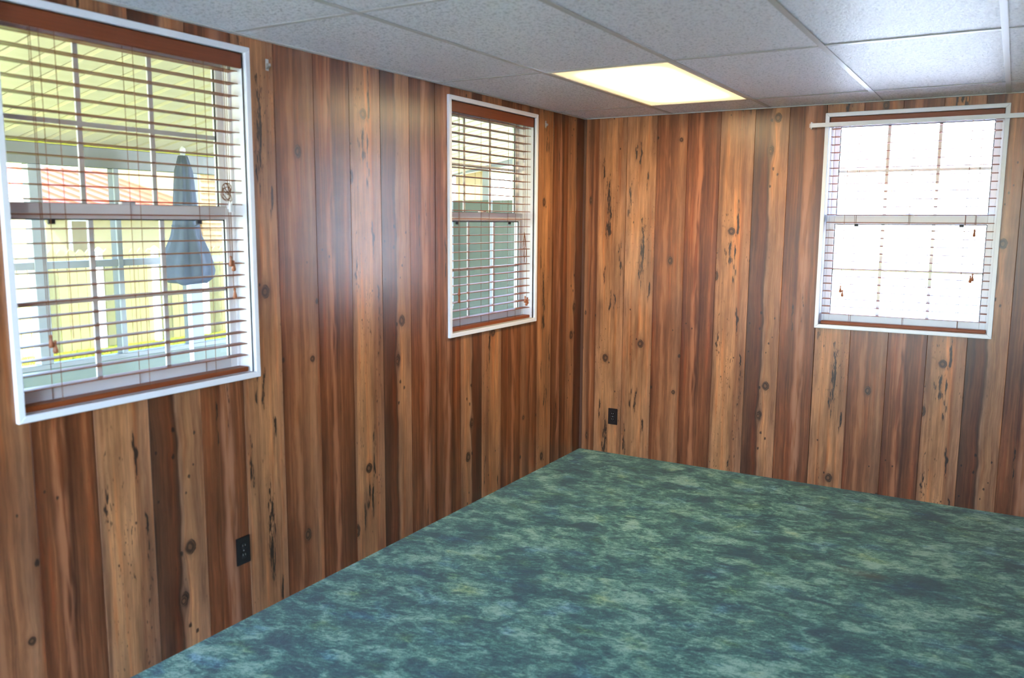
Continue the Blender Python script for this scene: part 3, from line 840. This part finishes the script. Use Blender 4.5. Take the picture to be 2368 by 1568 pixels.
# neighbour with a red ribbed roof
nh = thing('neighbour_house', 'cream house with red ribbed metal roof beyond the fence', 'house')
m = MB(); m.box(-21, -15.3, 5.3, 8.7, GZ, 1.92); m.build('wall', M_house, nh)
for k in range(9):
    y0 = 4.95 + k * .44
    m = MB(); m.hexa([(-14.8, y0, 1.86), (-14.8, y0 + .43, 1.86), (-14.8, y0 + .43, 1.90), (-14.8, y0, 1.90)], [(-19.0, y0, 2.86), (-19.0, y0 + .43, 2.86), (-19.0, y0 + .43, 2.90), (-19.0, y0, 2.90)])
    m.hexa([(-14.8, y0 + .40, 1.90), (-14.8, y0 + .44, 1.90), (-14.8, y0 + .44, 1.95), (-14.8, y0 + .40, 1.95)], [(-19.0, y0 + .40, 2.90), (-19.0, y0 + .44, 2.90), (-19.0, y0 + .44, 2.95), (-19.0, y0 + .40, 2.95)])
    m.build('roof_sheet', M_redroof, nh)
m = MB(); m.box(-14.84, -14.76, 4.9, 8.95, 1.78, 1.88); m.build('gutter', M_fpost, nh)
for (y, w) in ((6.0, .42),):
    m = MB(); m.box(-15.32, -15.25, y - w / 2, y + w / 2, .7, 1.62); f = m.build('window', M_fpost, nh)
    m = MB(); m.box(-15.25, -15.24, y - w / 2 + .06, y + w / 2 - .02, .76, 1.56); m.build('pane', M_shade, f)

# second neighbour, orange tan, seen at the right of the large window
nt = thing('neighbour_cottage', 'orange tan cottage beyond the fence, right of the red roofed house', 'house')
m = MB()
for k in range(22):
    z = GZ + k * .15
    m.hexa([(-15.0, 9.15, z), (-15.0, 16, z), (-15.1, 16, z), (-15.1, 9.15, z)], [(-15.04, 9.15, z + .15), (-15.04, 16, z + .15), (-15.1, 16, z + .15), (-15.1, 9.15, z + .15)])
m.build('siding', plain('orange_tan_siding', (.46, .27, .11), .7, grain=.05), nt)
m = MB(); m.box(-21, -15.1, 9.15, 16, GZ, 3.02); m.build('wall', M_house, nt)
m = MB(); m.hexa([(-14.6, 9.02, 3.0), (-14.6, 16.4, 3.0), (-18, 16.4, 4.2), (-18, 9.02, 4.2)], [(-14.6, 9.02, 3.1), (-14.6, 16.4, 3.1), (-18, 16.4, 4.3), (-18, 9.02, 4.3)]); m.build('roof', M_greyroof, nt)

# white house past the far wall window
wh = thing('white_house', 'white house with a pale window beyond the far wall window', 'house')
m = MB(); m.box(-3.9, 12, 9.0, 15, GZ, 3.0)
m.build('wall', M_whitehouse, wh)
m = MB(); m.hexa([(-4.1, 8.6, 2.95), (12.3, 8.6, 2.95), (12.3, 12, 4.4), (-4.1, 12, 4.4)], [(-4.1, 8.6, 3.03), (12.3, 8.6, 3.03), (12.3, 12, 4.48), (-4.1, 12, 4.48)]); m.build('roof', M_greyroof, wh)
for (x0, x1) in ((1.45, 2.05), (5.0, 5.9), (-3.2, -2.3)):
    m = MB(lambda a, d, z: (a, 9.0 + d, z)); ring(m, x0, x1, .95, 2.22, .07, -.05, .02); f = m.build('window', M_fpost, wh)
    m = MB(lambda a, d, z: (a, 9.0 + d, z)); m.box(x0 + .07, x1 - .07, -.02, -.01, 1.02, 2.15); m.build('pane', M_porch, f)
    m = MB(lambda a, d, z: (a, 9.0 + d, z)); m.box(x0 + .07, x1 - .07, -.045, -.02, 1.56, 1.61); m.build('muntin', M_fpost, f)

# tan shed seen through the end of the porch
sh = thing('garden_shed', 'tan shed with pitched roof behind the porch end wall', 'shed')
M_tan = plain('tan_boards', (.14, .082, .018), .7, grain=.1, scale=6)
m = MB()
for k in range(12):
    x = -7.0 + k * .2
    m.box(x, x + .194, 6.0, 6.06, GZ, 2.48 - .008 * k)
m.build('wall', M_tan, sh)
m = MB(); m.hexa([(-7.2, 5.8, 2.52), (-4.5, 5.8, 2.40), (-4.5, 5.8, 2.48), (-7.2, 5.8, 2.60)], [(-7.2, 8, 2.52), (-4.5, 8, 2.40), (-4.5, 8, 2.48), (-7.2, 8, 2.60)]); m.build('roof', M_greyroof, sh)

# trees
def tree(x, y, h, r, n, mat, label, seed, trunk=.35):
    rnd = random.Random(seed)
    root = thing('leafy_tree', label, 'tree', 'trees beyond the lawn')
    m = MB(); m.tube([(x, y, GZ), (x + .1, y, GZ + h * .3), (x, y + .1, GZ + h * .6)], [.16, .12, .07], 8); m.build('trunk', M_bark, root)
    V, Fc = [], []
    for k in range(n):
        while True:
            p = Vector((rnd.uniform(-1, 1), rnd.uniform(-1, 1), rnd.uniform(-1, 1)))
            if p.length < 1: break
        p = p.normalized() * p.length ** .5
        c = Vector((x + p.x * r, y + p.y * r, GZ + h * (trunk + (1 - trunk) / 2) + p.z * h * (1 - trunk) / 2))
        u = Vector((rnd.uniform(-1, 1), rnd.uniform(-1, 1), rnd.uniform(-1, 1))).normalized(); w = u.orthogonal().normalized()
        s = rnd.uniform(.08, .18); b = len(V)
        V += [c - u * s, c + w * s * .5, c + u * s, c - w * s * .5]; Fc.append((b, b + 1, b + 2, b + 3))
    me = bpy.data.meshes.new('crown'); me.from_pydata(V, [], Fc); me.materials.append(mat)
    tag(link('crown', me, root), kind='stuff')
tree(-20, 3.4, 3.0, 1.6, 2600, M_leaf, 'leafy tree seen through the gap left of the porch post', 1, .1)
tree(-26, 8.2, 3.6, 1.2, 1800, M_leaf2, 'golden leafed tree at the corner of the red roof', 2, .2)
tree(-5.4, 4.2, 2.35, .62, 1400, M_leaf2, 'golden leafed bush standing before the tan shed', 3, .05)
